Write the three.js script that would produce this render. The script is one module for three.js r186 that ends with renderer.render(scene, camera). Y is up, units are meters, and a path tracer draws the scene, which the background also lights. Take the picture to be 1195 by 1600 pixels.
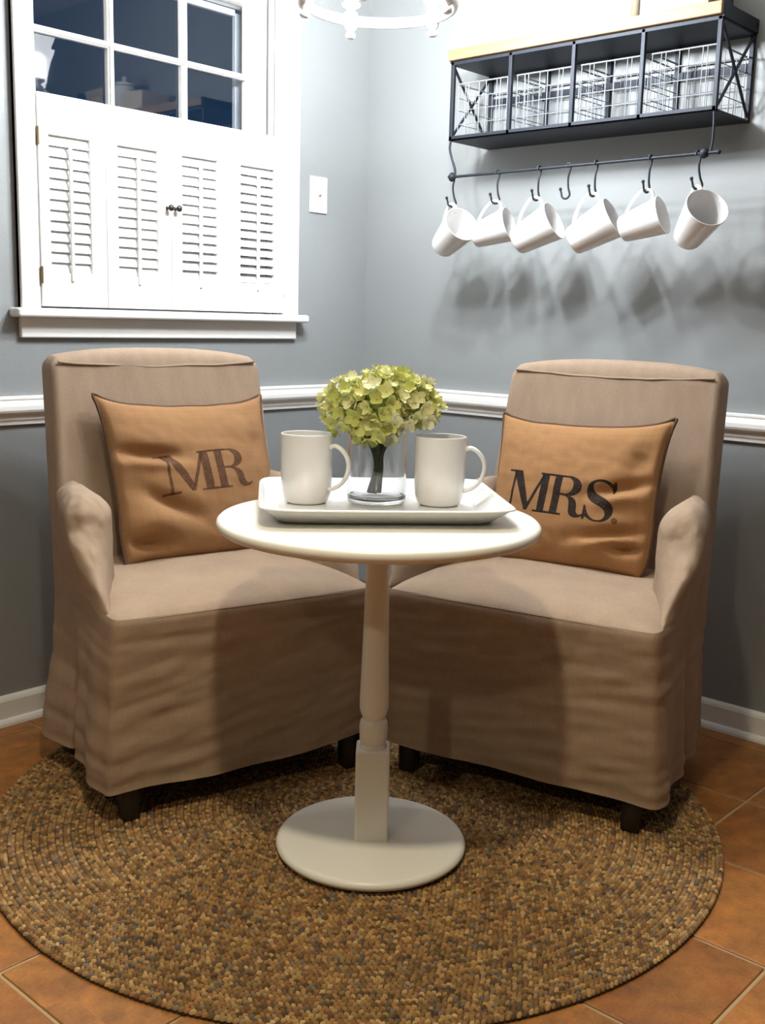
import * as THREE from 'three';
import { RoundedBoxGeometry } from 'three/addons/geometries/RoundedBoxGeometry.js';
import { ImprovedNoise } from 'three/addons/math/ImprovedNoise.js';
import { mergeGeometries, mergeVertices } from 'three/addons/utils/BufferGeometryUtils.js';

// ------------------------------------------------------------------ camera, sky, lights, exposure
const scene = new THREE.Scene();
scene.background = new THREE.Color().setRGB(0.011, 0.030, 0.066);          // night sky outside the window
const camera = new THREE.PerspectiveCamera(51.0675, 1195 / 1600, 0.05, 60);
const PITCH = 10.212 * Math.PI / 180, YAW = 48.138 * Math.PI / 180, ROLL = 1.517 * Math.PI / 180;
camera.position.set(-2.869, 1.147, 2.684);
const FWD = new THREE.Vector3(Math.sin(YAW) * Math.cos(PITCH), -Math.sin(PITCH), -Math.cos(YAW) * Math.cos(PITCH));
camera.lookAt(camera.position.clone().add(FWD));
camera.rotateZ(ROLL);
camera.updateMatrixWorld();

const EXPOSURE = 1.0;
const CHANDELIER_CANDELA = 1.5;                                             // each of five lamps
const CHANDELIER_COLOR = new THREE.Color().setRGB(0.93, 0.965, 1.0);
const KITCHEN_CANDELA = 9.5;                                                  // recessed ceiling lamp on the camera's side of the table
const KITCHEN_COLOR = new THREE.Color().setRGB(1.0, 0.87, 0.62);
const KITCHEN_AT = [-2.12, 2.45, 1.82];
const FAR_CANDELA = 4.5, FAR_AT = [-4.0, 2.45, 2.0];                            // a second one further back in the kitchen

const renderer = new THREE.WebGLRenderer({ antialias: true });
renderer.toneMapping = THREE.LinearToneMapping;
renderer.toneMappingExposure = EXPOSURE;
renderer.shadowMap.enabled = true;

// ------------------------------------------------------------------ helpers
let seed = 20240607;
const rnd = () => { seed = (seed * 1664525 + 1013904223) >>> 0; return seed / 4294967296; };
const rr = (a, b) => a + (b - a) * rnd();
const perlin = new ImprovedNoise();
const N = (x, y, z = 0) => perlin.noise(x, y, z);
const V = (x, y, z) => new THREE.Vector3(x, y, z);
const lerp = (a, b, t) => a + (b - a) * t;
const sstep = (a, b, x) => { const t = Math.min(1, Math.max(0, (x - a) / (b - a))); return t * t * (3 - 2 * t); };
const used = {};
function numbered(name) { used[name] = (used[name] ?? -1) + 1; return used[name] ? `${name}_${String(used[name]).padStart(3, '0')}` : name; }
function put(name, geo, mat, parent, label) {
  const m = new THREE.Mesh(geo, mat);
  m.name = parent && parent !== scene ? name : numbered(name);
  m.castShadow = m.receiveShadow = true;
  if (label) m.userData.label = label;
  (parent || scene).add(m);
  return m;
}
function nameParts(root) {                                                  // parts that share a name take numbers within their thing
  const seen = {};
  root.traverse((o) => { if (o === root) return; const b = o.name.replace(/_\d{3}$/, ''); seen[b] = (seen[b] ?? -1) + 1; o.name = seen[b] ? `${b}_${String(seen[b]).padStart(3, '0')}` : b; });
}
function thing(name, label, category, pos = [0, 0, 0], group) {
  const o = new THREE.Group(); o.name = numbered(name); o.position.set(...pos);
  o.userData = { label, category }; if (group) o.userData.group = group;
  scene.add(o); return o;
}
function structure(name, pos = [0, 0, 0]) {
  const o = new THREE.Group(); o.name = numbered(name); o.position.set(...pos); o.userData.kind = 'structure'; scene.add(o); return o;
}
const bx = (w, h, d, x = 0, y = 0, z = 0, r = 0.002) => {
  const g = r > 0 ? new RoundedBoxGeometry(w, h, d, 2, Math.min(r, w / 2.01, h / 2.01, d / 2.01)) : new THREE.BoxGeometry(w, h, d);
  g.translate(x, y, z); return g;
};
const span = (x0, x1, y0, y1, z0, z1, r = 0.002) => bx(x1 - x0, y1 - y0, z1 - z0, (x0 + x1) / 2, (y0 + y1) / 2, (z0 + z1) / 2, r);
const lathe = (pts, seg = 48) => new THREE.LatheGeometry(pts.map((p) => new THREE.Vector2(p[0], p[1])), seg);
const tube = (pts, r, seg = 24, rad = 8, closed = false) => new THREE.TubeGeometry(new THREE.CatmullRomCurve3(pts.map((p) => (p.isVector3 ? p : V(...p))), closed), seg, r, rad, closed);
function rod(a, b, r, rad = 8) {
  const A = V(...a), B = V(...b), L = A.distanceTo(B);
  const g = new THREE.CylinderGeometry(r, r, L, rad); g.translate(0, L / 2, 0);
  g.applyQuaternion(new THREE.Quaternion().setFromUnitVectors(V(0, 1, 0), B.clone().sub(A).normalize())); g.translate(A.x, A.y, A.z); return g;
}
const merge = (list) => mergeGeometries(list.map((g) => { const c = g.index ? g.toNonIndexed() : g; for (const k of Object.keys(c.attributes)) if (!['position', 'normal', 'uv'].includes(k)) c.deleteAttribute(k); return c; }));
// a grid surface: fn(u, v) -> [x, y, z], u and v in 0..1
function grid(nu, nv, fn, { closeU = false, uv = null, flip = false } = {}) {
  const P = [], U = [], I = [];
  for (let j = 0; j <= nv; j++) for (let i = 0; i <= nu; i++) {
    const u = i / nu, v = j / nv, p = fn(closeU && i === nu ? 0 : u, v);
    P.push(p[0], p[1], p[2]); const t = uv ? uv(u, v, p) : [u, v]; U.push(t[0], t[1]);
  }
  for (let j = 0; j < nv; j++) for (let i = 0; i < nu; i++) {
    const a = j * (nu + 1) + i, b = a + 1, c = a + nu + 1, d = c + 1;
    if (flip) I.push(a, c, b, b, c, d); else I.push(a, b, c, b, d, c);
  }
  const g = new THREE.BufferGeometry();
  g.setAttribute('position', new THREE.Float32BufferAttribute(P, 3));
  g.setAttribute('uv', new THREE.Float32BufferAttribute(U, 2));
  g.setIndex(I); g.computeVertexNormals();
  if (closeU) { const n = g.attributes.normal; for (let j = 0; j <= nv; j++) { const a = j * (nu + 1), b = a + nu; const s = V(n.getX(a) + n.getX(b), n.getY(a) + n.getY(b), n.getZ(a) + n.getZ(b)).normalize(); n.setXYZ(a, s.x, s.y, s.z); n.setXYZ(b, s.x, s.y, s.z); } }
  return g;
}
// a rounded box with an even net of vertices, bent by fn(p), smooth all over
function softBox(w, h, d, r, nx, ny, nz, fn) {
  let g = new THREE.BoxGeometry(w, h, d, nx, ny, nz); g.deleteAttribute('uv'); g.deleteAttribute('normal');
  g = mergeVertices(g, 1e-5);
  const p = g.attributes.position, q = V(0, 0, 0), c = V(0, 0, 0);
  const uv = new Float32Array(p.count * 2);
  for (let i = 0; i < p.count; i++) {
    q.fromBufferAttribute(p, i);
    c.set(Math.max(-w / 2 + r, Math.min(w / 2 - r, q.x)), Math.max(-h / 2 + r, Math.min(h / 2 - r, q.y)), Math.max(-d / 2 + r, Math.min(d / 2 - r, q.z)));
    q.sub(c); if (q.lengthSq() > 1e-12) { q.setLength(r); } q.add(c);
    uv[2 * i] = q.x + q.z * 0.8; uv[2 * i + 1] = q.y + q.z * 0.6;
    if (fn) fn(q);
    p.setXYZ(i, q.x, q.y, q.z);
  }
  g.setAttribute('uv', new THREE.BufferAttribute(uv, 2));
  g.computeVertexNormals(); return g;
}

// ------------------------------------------------------------------ textures (colour, grain and print only)
function noiseCanvas(size, draw) { const c = document.createElement('canvas'); c.width = c.height = size; draw(c.getContext('2d'), size); return c; }
function dataTex(size, fn, srgb = false) {
  const a = new Uint8Array(size * size * 4);
  for (let y = 0; y < size; y++) for (let x = 0; x < size; x++) { const c = fn(x / size, y / size, x, y), k = (y * size + x) * 4; a[k] = Math.max(0, Math.min(255, c[0])); a[k + 1] = Math.max(0, Math.min(255, c[1])); a[k + 2] = Math.max(0, Math.min(255, c[2])); a[k + 3] = 255; }
  const t = new THREE.DataTexture(a, size, size); t.magFilter = t.minFilter = THREE.LinearFilter; t.wrapS = t.wrapT = THREE.RepeatWrapping; if (srgb) t.colorSpace = THREE.SRGBColorSpace; t.needsUpdate = true; return t;
}
const repeat = (t, x, y = x) => { const c = t.clone(); c.repeat.set(x, y); c.needsUpdate = true; return c; };
// woven cloth, 64 threads to the tile
const weaveTex = dataTex(512, (u, v) => {
  const a = u * 64, b = v * 64, over = (Math.floor(a) + Math.floor(b)) % 2;
  const t = Math.sin(Math.PI * (a % 1)), s = Math.sin(Math.PI * (b % 1));
  const slub = 0.25 * N(u * 6, v * 90, 3) + 0.25 * N(u * 90, v * 6, 7);
  const h = 120 + 90 * (over ? t * 0.9 : s * 0.9) - 40 + 120 * slub; return [h, h, h];
});
const linenTint = dataTex(256, (u, v) => {
  const s = 1 + 0.03 * N(u * 16, v * 100, 1) + 0.03 * N(u * 100, v * 16, 5) + 0.05 * N(u * 5, v * 5, 9);
  return [222 * s, 222 * s, 222 * s];
}, true);
const paintBump = dataTex(256, (u, v) => { const h = 128 + 60 * N(u * 40, v * 40, 2) + 40 * N(u * 90, v * 90, 4); return [h, h, h]; });
const woodTint = dataTex(512, (u, v) => {
  const w = N(u * 3, v * 22, 1) * 0.5 + N(u * 6, v * 90, 4) * 0.3, ring = 0.5 + 0.5 * Math.sin(40 * (v + 0.06 * N(u * 2, v * 3, 8)) + 4 * w);
  const s = 0.82 + 0.18 * ring + 0.16 * w; return [218 * s, 182 * s, 136 * s];
}, true);
const tileTint = dataTex(512, (u, v) => {
  const a = N(u * 4, v * 4, 1) * 0.16 + N(u * 11, v * 11, 3) * 0.12 + N(u * 40, v * 40, 6) * 0.08;
  const s = 0.92 + a, w = N(u * 3 + 9, v * 3, 12) * 0.05; return [228 * s, 170 * (s + w), 112 * (s + 1.5 * w)];
}, true);

// ------------------------------------------------------------------ materials
const rgb = (r, g, b) => new THREE.Color().setRGB(r, g, b);
const std = (color, roughness, o = {}) => new THREE.MeshStandardMaterial({ color, roughness, ...o });
const M = {
  wall: std(rgb(0.268, 0.284, 0.288), 0.5, { bumpMap: repeat(paintBump, 3), bumpScale: 0.0006 }),
  ceiling: std(rgb(0.62, 0.61, 0.58), 0.9),
  kitchenWall: std(rgb(0.20, 0.17, 0.13), 0.8),
  trim: std(rgb(0.80, 0.79, 0.76), 0.35),
  shutter: std(rgb(0.82, 0.815, 0.79), 0.4),
  tablePaint: std(rgb(0.77, 0.76, 0.70), 0.35),
  china: new THREE.MeshPhysicalMaterial({ color: rgb(0.78, 0.77, 0.76), roughness: 0.18, clearcoat: 0.5, clearcoatRoughness: 0.08 }),
  pane: new THREE.MeshPhysicalMaterial({ color: 0xffffff, transmission: 1, thickness: 0, roughness: 0.02, ior: 1.5 }),
  glass: new THREE.MeshPhysicalMaterial({ color: rgb(0.97, 0.98, 0.98), transmission: 1, thickness: 0.003, roughness: 0.02, ior: 1.5 }),
  linen: std(rgb(0.475, 0.345, 0.242), 0.95, { map: repeat(linenTint, 2.2), bumpMap: repeat(weaveTex, 9), bumpScale: 0.0006 }),
  leg: std(rgb(0.012, 0.008, 0.006), 0.4),
  iron: std(rgb(0.022, 0.026, 0.036), 0.55, { metalness: 0.5 }),
  wire: std(rgb(0.24, 0.26, 0.28), 0.5, { metalness: 0.3 }),
  wood: std(rgb(0.44, 0.42, 0.40), 0.55, { map: woodTint }),
  brass: std(rgb(0.25, 0.19, 0.09), 0.4, { metalness: 0.8 }),
  knob: std(rgb(0.05, 0.04, 0.03), 0.35, { metalness: 0.6 }),
  grout: std(rgb(0.37, 0.255, 0.13), 0.9),
  whiteMetal: std(rgb(0.85, 0.85, 0.84), 0.25),
  storm: std(rgb(0.33, 0.37, 0.42), 0.5),
  lampGlass: std(rgb(0.9, 0.9, 0.88), 0.4, { emissive: rgb(0.93, 0.97, 1.0), emissiveIntensity: 12 }),
  lens: std(rgb(0.9, 0.88, 0.8), 0.5, { emissive: KITCHEN_COLOR, emissiveIntensity: 4 }),
  track: std(rgb(0.13, 0.13, 0.13), 0.5),
  piping: std(rgb(0.10, 0.052, 0.028), 0.85),
  plate: std(rgb(0.82, 0.81, 0.78), 0.35),
  toggle: std(rgb(0.60, 0.52, 0.44), 0.4),
  braidBase: std(rgb(0.05, 0.032, 0.016), 1),
  braid: std(rgb(1, 1, 1), 0.95, { vertexColors: true }),
};
const tileMats = [[0.47, 0.35, 0.165], [0.50, 0.37, 0.17], [0.40, 0.285, 0.125], [0.48, 0.37, 0.185], [0.42, 0.305, 0.14], [0.50, 0.38, 0.18]].map((c, i) => {
  const t = repeat(tileTint, 1); t.offset.set(i * 0.17, i * 0.29); return std(rgb(...c), 0.5, { map: t, bumpMap: repeat(paintBump, 2), bumpScale: 0.001 });
});

// ------------------------------------------------------------------ the room
const CEIL = 2.5, X0 = -5, Z1 = 5, WIN = { x0: -1.298, x1: -0.412, y0: 1.13, y1: 2.32 };
{
  const f = structure('floor');
  put('subfloor', span(X0 - 0.12, 0.12, -0.12, -0.003, -0.14, Z1 + 0.12, 0), M.grout, f);
  const P = 0.325, ox = -2.035, oz = 1.06, tileGeo = [0, 1].map((k) => { const g = bx(P - 0.007, 0.012, P - 0.007, 0, -0.006, 0, 0.003); if (k) g.rotateY(Math.PI); return g; });
  for (let i = -9; i <= 6; i++) for (let j = -3; j <= 12; j++) {
    const x0 = Math.max(X0, ox + i * P), x1 = Math.min(0, ox + (i + 1) * P), z0 = Math.max(0, oz + j * P - P), z1 = Math.min(Z1, oz + j * P);
    if (x1 - x0 < 0.02 || z1 - z0 < 0.02) continue;
    const whole = x1 - x0 > P - 0.001 && z1 - z0 > P - 0.001;
    const t = put('tile', whole ? tileGeo[(rnd() * 2) | 0] : bx(x1 - x0 - 0.007, 0.012, z1 - z0 - 0.007, 0, -0.006, 0, 0.003), tileMats[(rnd() * tileMats.length) | 0], f);
    t.position.set((x0 + x1) / 2, rr(-0.0006, 0.0006), (z0 + z1) / 2);
  }
  nameParts(f);
}
{ // left wall with the window's opening
  const s = new THREE.Shape([[X0 - 0.12, 0], [0.12, 0], [0.12, CEIL], [X0 - 0.12, CEIL]].map((p) => new THREE.Vector2(...p)));
  s.holes.push(new THREE.Path([[WIN.x0, WIN.y0], [WIN.x1, WIN.y0], [WIN.x1, WIN.y1], [WIN.x0, WIN.y1]].map((p) => new THREE.Vector2(...p))));
  const g = new THREE.ExtrudeGeometry(s, { depth: 0.14, bevelEnabled: false }); g.translate(0, 0, -0.14);
  put('wall_left', g, M.wall).userData.kind = 'structure';
}
put('wall_right', span(0, 0.12, 0, CEIL, 0, Z1, 0), M.wall).userData.kind = 'structure';
put('wall_back', span(X0 - 0.12, 0.12, 0, CEIL, Z1, Z1 + 0.12, 0), M.kitchenWall).userData.kind = 'structure';
put('wall_far_left', span(X0 - 0.12, X0, 0, CEIL, 0, Z1, 0), M.kitchenWall).userData.kind = 'structure';
put('ceiling', span(X0 - 0.12, 0.12, CEIL, CEIL + 0.12, -0.14, Z1 + 0.12, 0), M.ceiling).userData.kind = 'structure';

// mouldings: a profile [out from the wall, height] run along a wall
function moulding(name, prof, side) {
  const s = new THREE.Shape(prof.map((p) => new THREE.Vector2(...p)));
  const L = 5, g = new THREE.ExtrudeGeometry(s, { depth: L, bevelEnabled: false, curveSegments: 6 });
  // shape x = out from wall, y = height, extrusion = along
  if (side === 'left') g.rotateY(-Math.PI / 2);
  else { g.scale(-1, 1, 1); const ix = g.index; if (ix) { for (let i = 0; i < ix.count; i += 3) { const a = ix.getX(i); ix.setX(i, ix.getX(i + 1)); ix.setX(i + 1, a); } } else { for (const k of ['position', 'normal', 'uv']) { const at = g.attributes[k], n = at.itemSize, ar = at.array; for (let i = 0; i < at.count; i += 3) for (let c = 0; c < n; c++) { const t = ar[i * n + c]; ar[i * n + c] = ar[(i + 1) * n + c]; ar[(i + 1) * n + c] = t; } } } }
  g.computeVertexNormals();
  const m = put(name, g, M.trim); m.userData.kind = 'structure'; return m;
}
const railProf = [[0, 0.839], [0.009, 0.839], [0.010, 0.847], [0.0135, 0.853], [0.014, 0.861], [0.019, 0.867], [0.027, 0.873], [0.0295, 0.879], [0.0285, 0.890], [0.0245, 0.901], [0.023, 0.905], [0.024, 0.909], [0.023, 0.914], [0.020, 0.916], [0, 0.916]];
const baseProf = [[0, 0], [0.026, 0], [0.025, 0.008], [0.021, 0.015], [0.0135, 0.019], [0.0135, 0.068], [0.010, 0.076], [0.005, 0.082], [0, 0.083]];
moulding('trim_1', railProf, 'left'); moulding('trim_2', railProf, 'right');
moulding('baseboard_left', baseProf, 'left'); moulding('baseboard_right', baseProf, 'right');

// ------------------------------------------------------------------ window
{
  const w = structure('window_1'), { x0, x1, y0, y1 } = WIN;
  const cas = (a, b) => merge([span(a, b, 1.15, y1 + 0.065, 0, 0.018, 0.003), span(a < -1 ? a : b - 0.012, a < -1 ? a + 0.012 : b, 1.15, y1 + 0.065, 0, 0.024, 0.003)]);
  put('casing', cas(-1.358, x0), M.trim, w); put('casing', cas(x1, -0.349), M.trim, w);
  put('casing', span(x0, x1, y1, y1 + 0.065, 0, 0.018, 0.003), M.trim, w);
  put('sill', merge([span(-1.385, -0.322, 1.127, 1.152, 0, 0.052, 0.008), span(x0, x1, 1.127, 1.15, -0.13, 0.01, 0)]), M.trim, w);
  put('apron', span(-1.358, -0.349, 1.072, 1.127, 0, 0.016, 0.004), M.trim, w);
  put('jamb', span(x0 - 0.0, x0 + 0.012, y0 + 0.02, y1, -0.135, 0, 0.001), M.trim, w);
  put('jamb', span(x1 - 0.012, x1, y0 + 0.02, y1, -0.135, 0, 0.001), M.trim, w);
  put('jamb', span(x0, x1, y1 - 0.012, y1, -0.135, 0, 0.001), M.trim, w);
  put('stop', span(x1 - 0.026, x1 - 0.012, y0 + 0.02, y1 - 0.012, -0.036, -0.022, 0.003), M.trim, w);
  put('stop', span(x0 + 0.012, x0 + 0.026, y0 + 0.02, y1 - 0.012, -0.036, -0.022, 0.003), M.trim, w);
  for (const x of [-0.4395, -0.4250]) put('track', span(x, x + 0.0028, y0 + 0.02, y1 - 0.012, -0.040, x < -0.43 ? -0.034 : -0.019, 0), M.track, w, 'dark sash track');
  const sash = new THREE.Group(); sash.name = 'sash'; w.add(sash);
  const zF = -0.040, zB = -0.075, cols = [-1.265, -1.018, -0.760, -0.516], rows = [1.235, 1.448, 1.666, 1.886, 2.099];
  put('stile', span(-1.288, -1.265, 1.15, 2.14, zB, zF, 0.003), M.trim, sash);
  put('stile', span(-0.516, -0.440, 1.15, 2.14, zB, zF, 0.003), M.trim, sash);
  put('rail', span(-1.265, -0.516, 1.15, 1.235, zB, zF, 0.003), M.trim, sash);
  put('rail', span(-1.265, -0.516, 2.099, 2.14, zB, zF, 0.003), M.trim, sash);
  for (const x of cols.slice(1, 3)) put('muntin', merge([span(x - 0.009, x + 0.009, 1.235, 2.099, zB + 0.004, -0.05, 0.003), span(x - 0.006, x + 0.006, 1.235, 2.099, -0.06, zF - 0.002, 0.003)]), M.trim, sash);
  for (const y of rows.slice(1, 4)) put('muntin', merge([span(-1.265, -0.516, y - 0.009, y + 0.009, zB + 0.005, -0.051, 0.003), span(-1.265, -0.516, y - 0.006, y + 0.006, -0.06, zF - 0.003, 0.003)]), M.trim, sash);
  for (let i = 0; i < 3; i++) for (let j = 0; j < 4; j++) { const g = new THREE.PlaneGeometry(cols[i + 1] - cols[i] + 0.008, rows[j + 1] - rows[j] + 0.008); g.translate((cols[i] + cols[i + 1]) / 2, (rows[j] + rows[j + 1]) / 2, -0.064); put('pane', g, M.pane, sash); };
  const up = new THREE.Group(); up.name = 'upper_sash'; w.add(up);
  put('rail', span(-1.288, -0.424, 2.10, 2.14, -0.112, -0.078, 0.003), M.trim, up); put('rail', span(-1.288, -0.424, 2.27, 2.308, -0.112, -0.078, 0.003), M.trim, up);
  put('stile', span(-1.286, -1.25, 2.14, 2.27, -0.112, -0.078, 0.003), M.trim, up); put('stile', span(-0.47, -0.424, 2.14, 2.27, -0.112, -0.078, 0.003), M.trim, up);
  put('pane', span(-1.25, -0.47, 2.14, 2.27, -0.098, -0.094, 0), M.pane, up);
  const st = new THREE.Group(); st.name = 'storm_frame'; w.add(st);
  put('stile', span(-0.507, -0.424, 1.15, 2.09, -0.132, -0.116, 0.002), M.storm, st); put('stile', span(-1.29, -1.25, 1.15, 2.09, -0.132, -0.116, 0.002), M.storm, st);
  put('rail', span(-1.25, -0.507, 2.080, 2.10, -0.132, -0.116, 0.002), M.storm, st); put('rail', span(-1.25, -0.507, 1.15, 1.2, -0.132, -0.116, 0.002), M.storm, st);
  nameParts(w); for (const k of [sash, up, st]) nameParts(k);
}
// four louvred shutters, hinged in pairs
{
  const edges = [-1.297, -1.0885, -0.865, -0.641, -0.4135], lou = [[-1.265, -1.138], [-1.050, -0.913], [-0.826, -0.690], [-0.600, -0.456]];
  const text = ['leftmost white louvred half shutter beside the window casing, hinged on its left', 'second white louvred shutter from the left, with a dark knob on its right edge', 'third white louvred shutter from the left, with a dark knob on its left edge', 'rightmost white louvred half shutter, its slats open a little wider, hinged on its right'];
  for (let i = 0; i < 4; i++) {
    const a = edges[i] + 0.001, b = edges[i + 1] - 0.001, [l0, l1] = lou[i], cx = (a + b) / 2;
    const t = thing('window_shutter', text[i], 'shutter', [cx, 1.1535, 0.011], 'louvred shutters in the lower half of the window');
    const Y = (y) => y - 1.1535, X = (x) => x - cx;
    put('stile', span(X(a), X(l0), Y(1.157), Y(1.710), -0.011, 0.011, 0.0025), M.shutter, t);
    put('stile', span(X(l1), X(b), Y(1.157), Y(1.710), -0.011, 0.011, 0.0025), M.shutter, t);
    put('rail', span(X(l0), X(l1), Y(1.607), Y(1.710), -0.011, 0.0108, 0.002), M.shutter, t);
    put('rail', span(X(l0), X(l1), Y(1.157), Y(1.248), -0.011, 0.0108, 0.002), M.shutter, t);
    const n = 13, pitch = (1.607 - 1.248) / n, slatW = 0.031;
    for (let k = 0; k < n; k++) {
      const g = new THREE.CylinderGeometry(0.5, 0.5, l1 - l0 - 0.001, 14); g.rotateZ(Math.PI / 2); g.scale(1, slatW, 0.0055);
      const tilt = [0.42, 0.40, 0.44, 0.55][i] + (i >= 2 ? 0.10 * sstep(7, 2, k) : 0) + rr(-0.02, 0.02);
      g.rotateX(-tilt); g.translate(X((l0 + l1) / 2), Y(1.248) + (k + 0.5) * pitch, -0.001);
      put('louver', g, M.shutter, t);
    }
    put('tilt_rod', merge([span(X((l0 + l1) / 2) - 0.0045, X((l0 + l1) / 2) + 0.0045, Y(1.226), Y(1.585), 0.0085, 0.017, 0.002)]), M.shutter, t);
    for (const [h, y] of [[0, 1.60], [1, 1.24]]) if (i === 0 || i === 3) put('hinge', (() => { const g = new THREE.CylinderGeometry(0.0035, 0.0035, 0.045, 10); g.translate(X(i ? b + 0.0 : a - 0.0), Y(y), 0.0125); return g; })(), i ? M.shutter : M.brass, t);
    if (i === 1 || i === 2) {
      const kx = i === 1 ? -0.8815 : -0.8525;
      const g = lathe([[0, 0], [0.006, 0], [0.005, 0.004], [0.0035, 0.008], [0.0065, 0.013], [0.0095, 0.018], [0.0095, 0.022], [0.006, 0.026], [0, 0.027]], 20); g.rotateX(Math.PI / 2); g.translate(X(kx), Y(1.451), 0.011);
      put('knob', g, M.knob, t, 'small dark metal knob');
    }
    nameParts(t);
  }
}
// light switch
{
  const t = thing('light_switch', 'white wall plate with a small toggle between the window and the room corner', 'switch', [-0.243, 1.552, 0]);
  put('plate', bx(0.080, 0.118, 0.006, 0, 0, 0.003, 0.0028), M.plate, t);
  const g = bx(0.009, 0.018, 0.014, 0, 0.004, 0.011, 0.002); g.rotateX(-0.25); put('toggle', merge([g, bx(0.014, 0.026, 0.002, 0, 0, 0.0068, 0.001)]), M.toggle, t);
  for (const y of [-0.030, 0.030]) { const s = new THREE.CylinderGeometry(0.003, 0.003, 0.0014, 12); s.rotateX(Math.PI / 2); s.translate(0, y, 0.0065); put('screw', s, M.plate, t); }
  nameParts(t);
}

// ------------------------------------------------------------------ braided rug
const RUG = { x: -1.114, z: 1.053, r: 0.838, top: 0.0145 };
{
  const t = thing('braided_rug', 'large round braided jute rug in mottled browns under the table and armchairs', 'rug', [RUG.x, 0.001, RUG.z]);
  const base = new THREE.CylinderGeometry(RUG.r - 0.004, RUG.r - 0.001, 0.006, 128); base.translate(0, 0.003, 0);
  put('backing', base, M.braidBase, t);
  const pal = [[0.40, 0.255, 0.115], [0.34, 0.20, 0.085], [0.47, 0.315, 0.15], [0.26, 0.145, 0.062], [0.16, 0.095, 0.045], [0.20, 0.17, 0.165], [0.33, 0.17, 0.085], [0.50, 0.36, 0.20], [0.12, 0.085, 0.06]];
  const wts = [5, 5, 4, 4, 2.2, 1.6, 2.2, 1.8, 1]; const tot = wts.reduce((a, b) => a + b);
  const pick = () => { let k = rnd() * tot; for (let i = 0; i < wts.length; i++) { k -= wts[i]; if (k < 0) return pal[i]; } return pal[0]; };
  // one stitch: half a flattened ellipsoid, 6 x 2
  const unit = []; for (let i = 0; i < 6; i++) unit.push([Math.cos(i * Math.PI / 3), Math.sin(i * Math.PI / 3)]);
  const W = 0.0166, rings = Math.floor(RUG.r / W);
  for (let k = 0; k < rings; k++) {
    const rc = RUG.r - W * (k + 0.5), P = [], C = [], I = [], Nn = [], n = Math.max(6, Math.round(2 * Math.PI * rc / 0.0108));
    const lift = rr(-0.0008, 0.0008), shade = rr(0.9, 1.08);
    for (let row = 0; row < 2; row++) for (let i = 0; i < n; i++) {
      const a = ((i + row * 0.5 + rr(-0.08, 0.08)) / n) * Math.PI * 2, rad = rc + (row ? 0.0036 : -0.0036), slant = (row ? 1 : -1) * 0.62;
      const c = pick(), s = shade * rr(0.60, 1.42), col = [c[0] * s * 0.72, c[1] * s * 0.66, c[2] * s * 0.50], la = 0.0074 * rr(0.85, 1.1), wa = 0.0045 * rr(0.9, 1.1), ha = 0.0072 * rr(0.9, 1.08), b0 = P.length / 3;
      const ct = Math.cos(a), st = Math.sin(a), put3 = (tx, ry, h, nx, ny, nz) => { // tx along the ring, ry outwards
        const x = tx * Math.cos(slant) - ry * Math.sin(slant), y = tx * Math.sin(slant) + ry * Math.cos(slant), mx = nx * Math.cos(slant) - ny * Math.sin(slant), my = nx * Math.sin(slant) + ny * Math.cos(slant);
        P.push((rad + y) * ct - x * st, 0.0048 + h + lift, (rad + y) * st + x * ct); Nn.push(my * ct - mx * st, nz, my * st + mx * ct); C.push(...col);
      };
      for (const [x, y] of unit) put3(x * la, y * wa, 0, x * 0.8, y * 0.95, 0.25);
      for (const [x, y] of unit) put3(x * la * 0.66, y * wa * 0.66, ha * 0.78, x * 0.45, y * 0.6, 0.75);
      put3(0, 0, ha, 0, 0, 1);
      for (let q = 0; q < 6; q++) { const r = (q + 1) % 6; I.push(b0 + q, b0 + r, b0 + 6 + q, b0 + r, b0 + 6 + r, b0 + 6 + q, b0 + 6 + q, b0 + 6 + r, b0 + 12); }
    }
    const g = new THREE.BufferGeometry(); g.setAttribute('position', new THREE.Float32BufferAttribute(P, 3)); g.setAttribute('normal', new THREE.Float32BufferAttribute(Nn, 3)); g.setAttribute('color', new THREE.Float32BufferAttribute(C, 3)); g.setIndex(I);
    put('braid_ring', g, M.braid, t);
  }
  nameParts(t);
}

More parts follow.
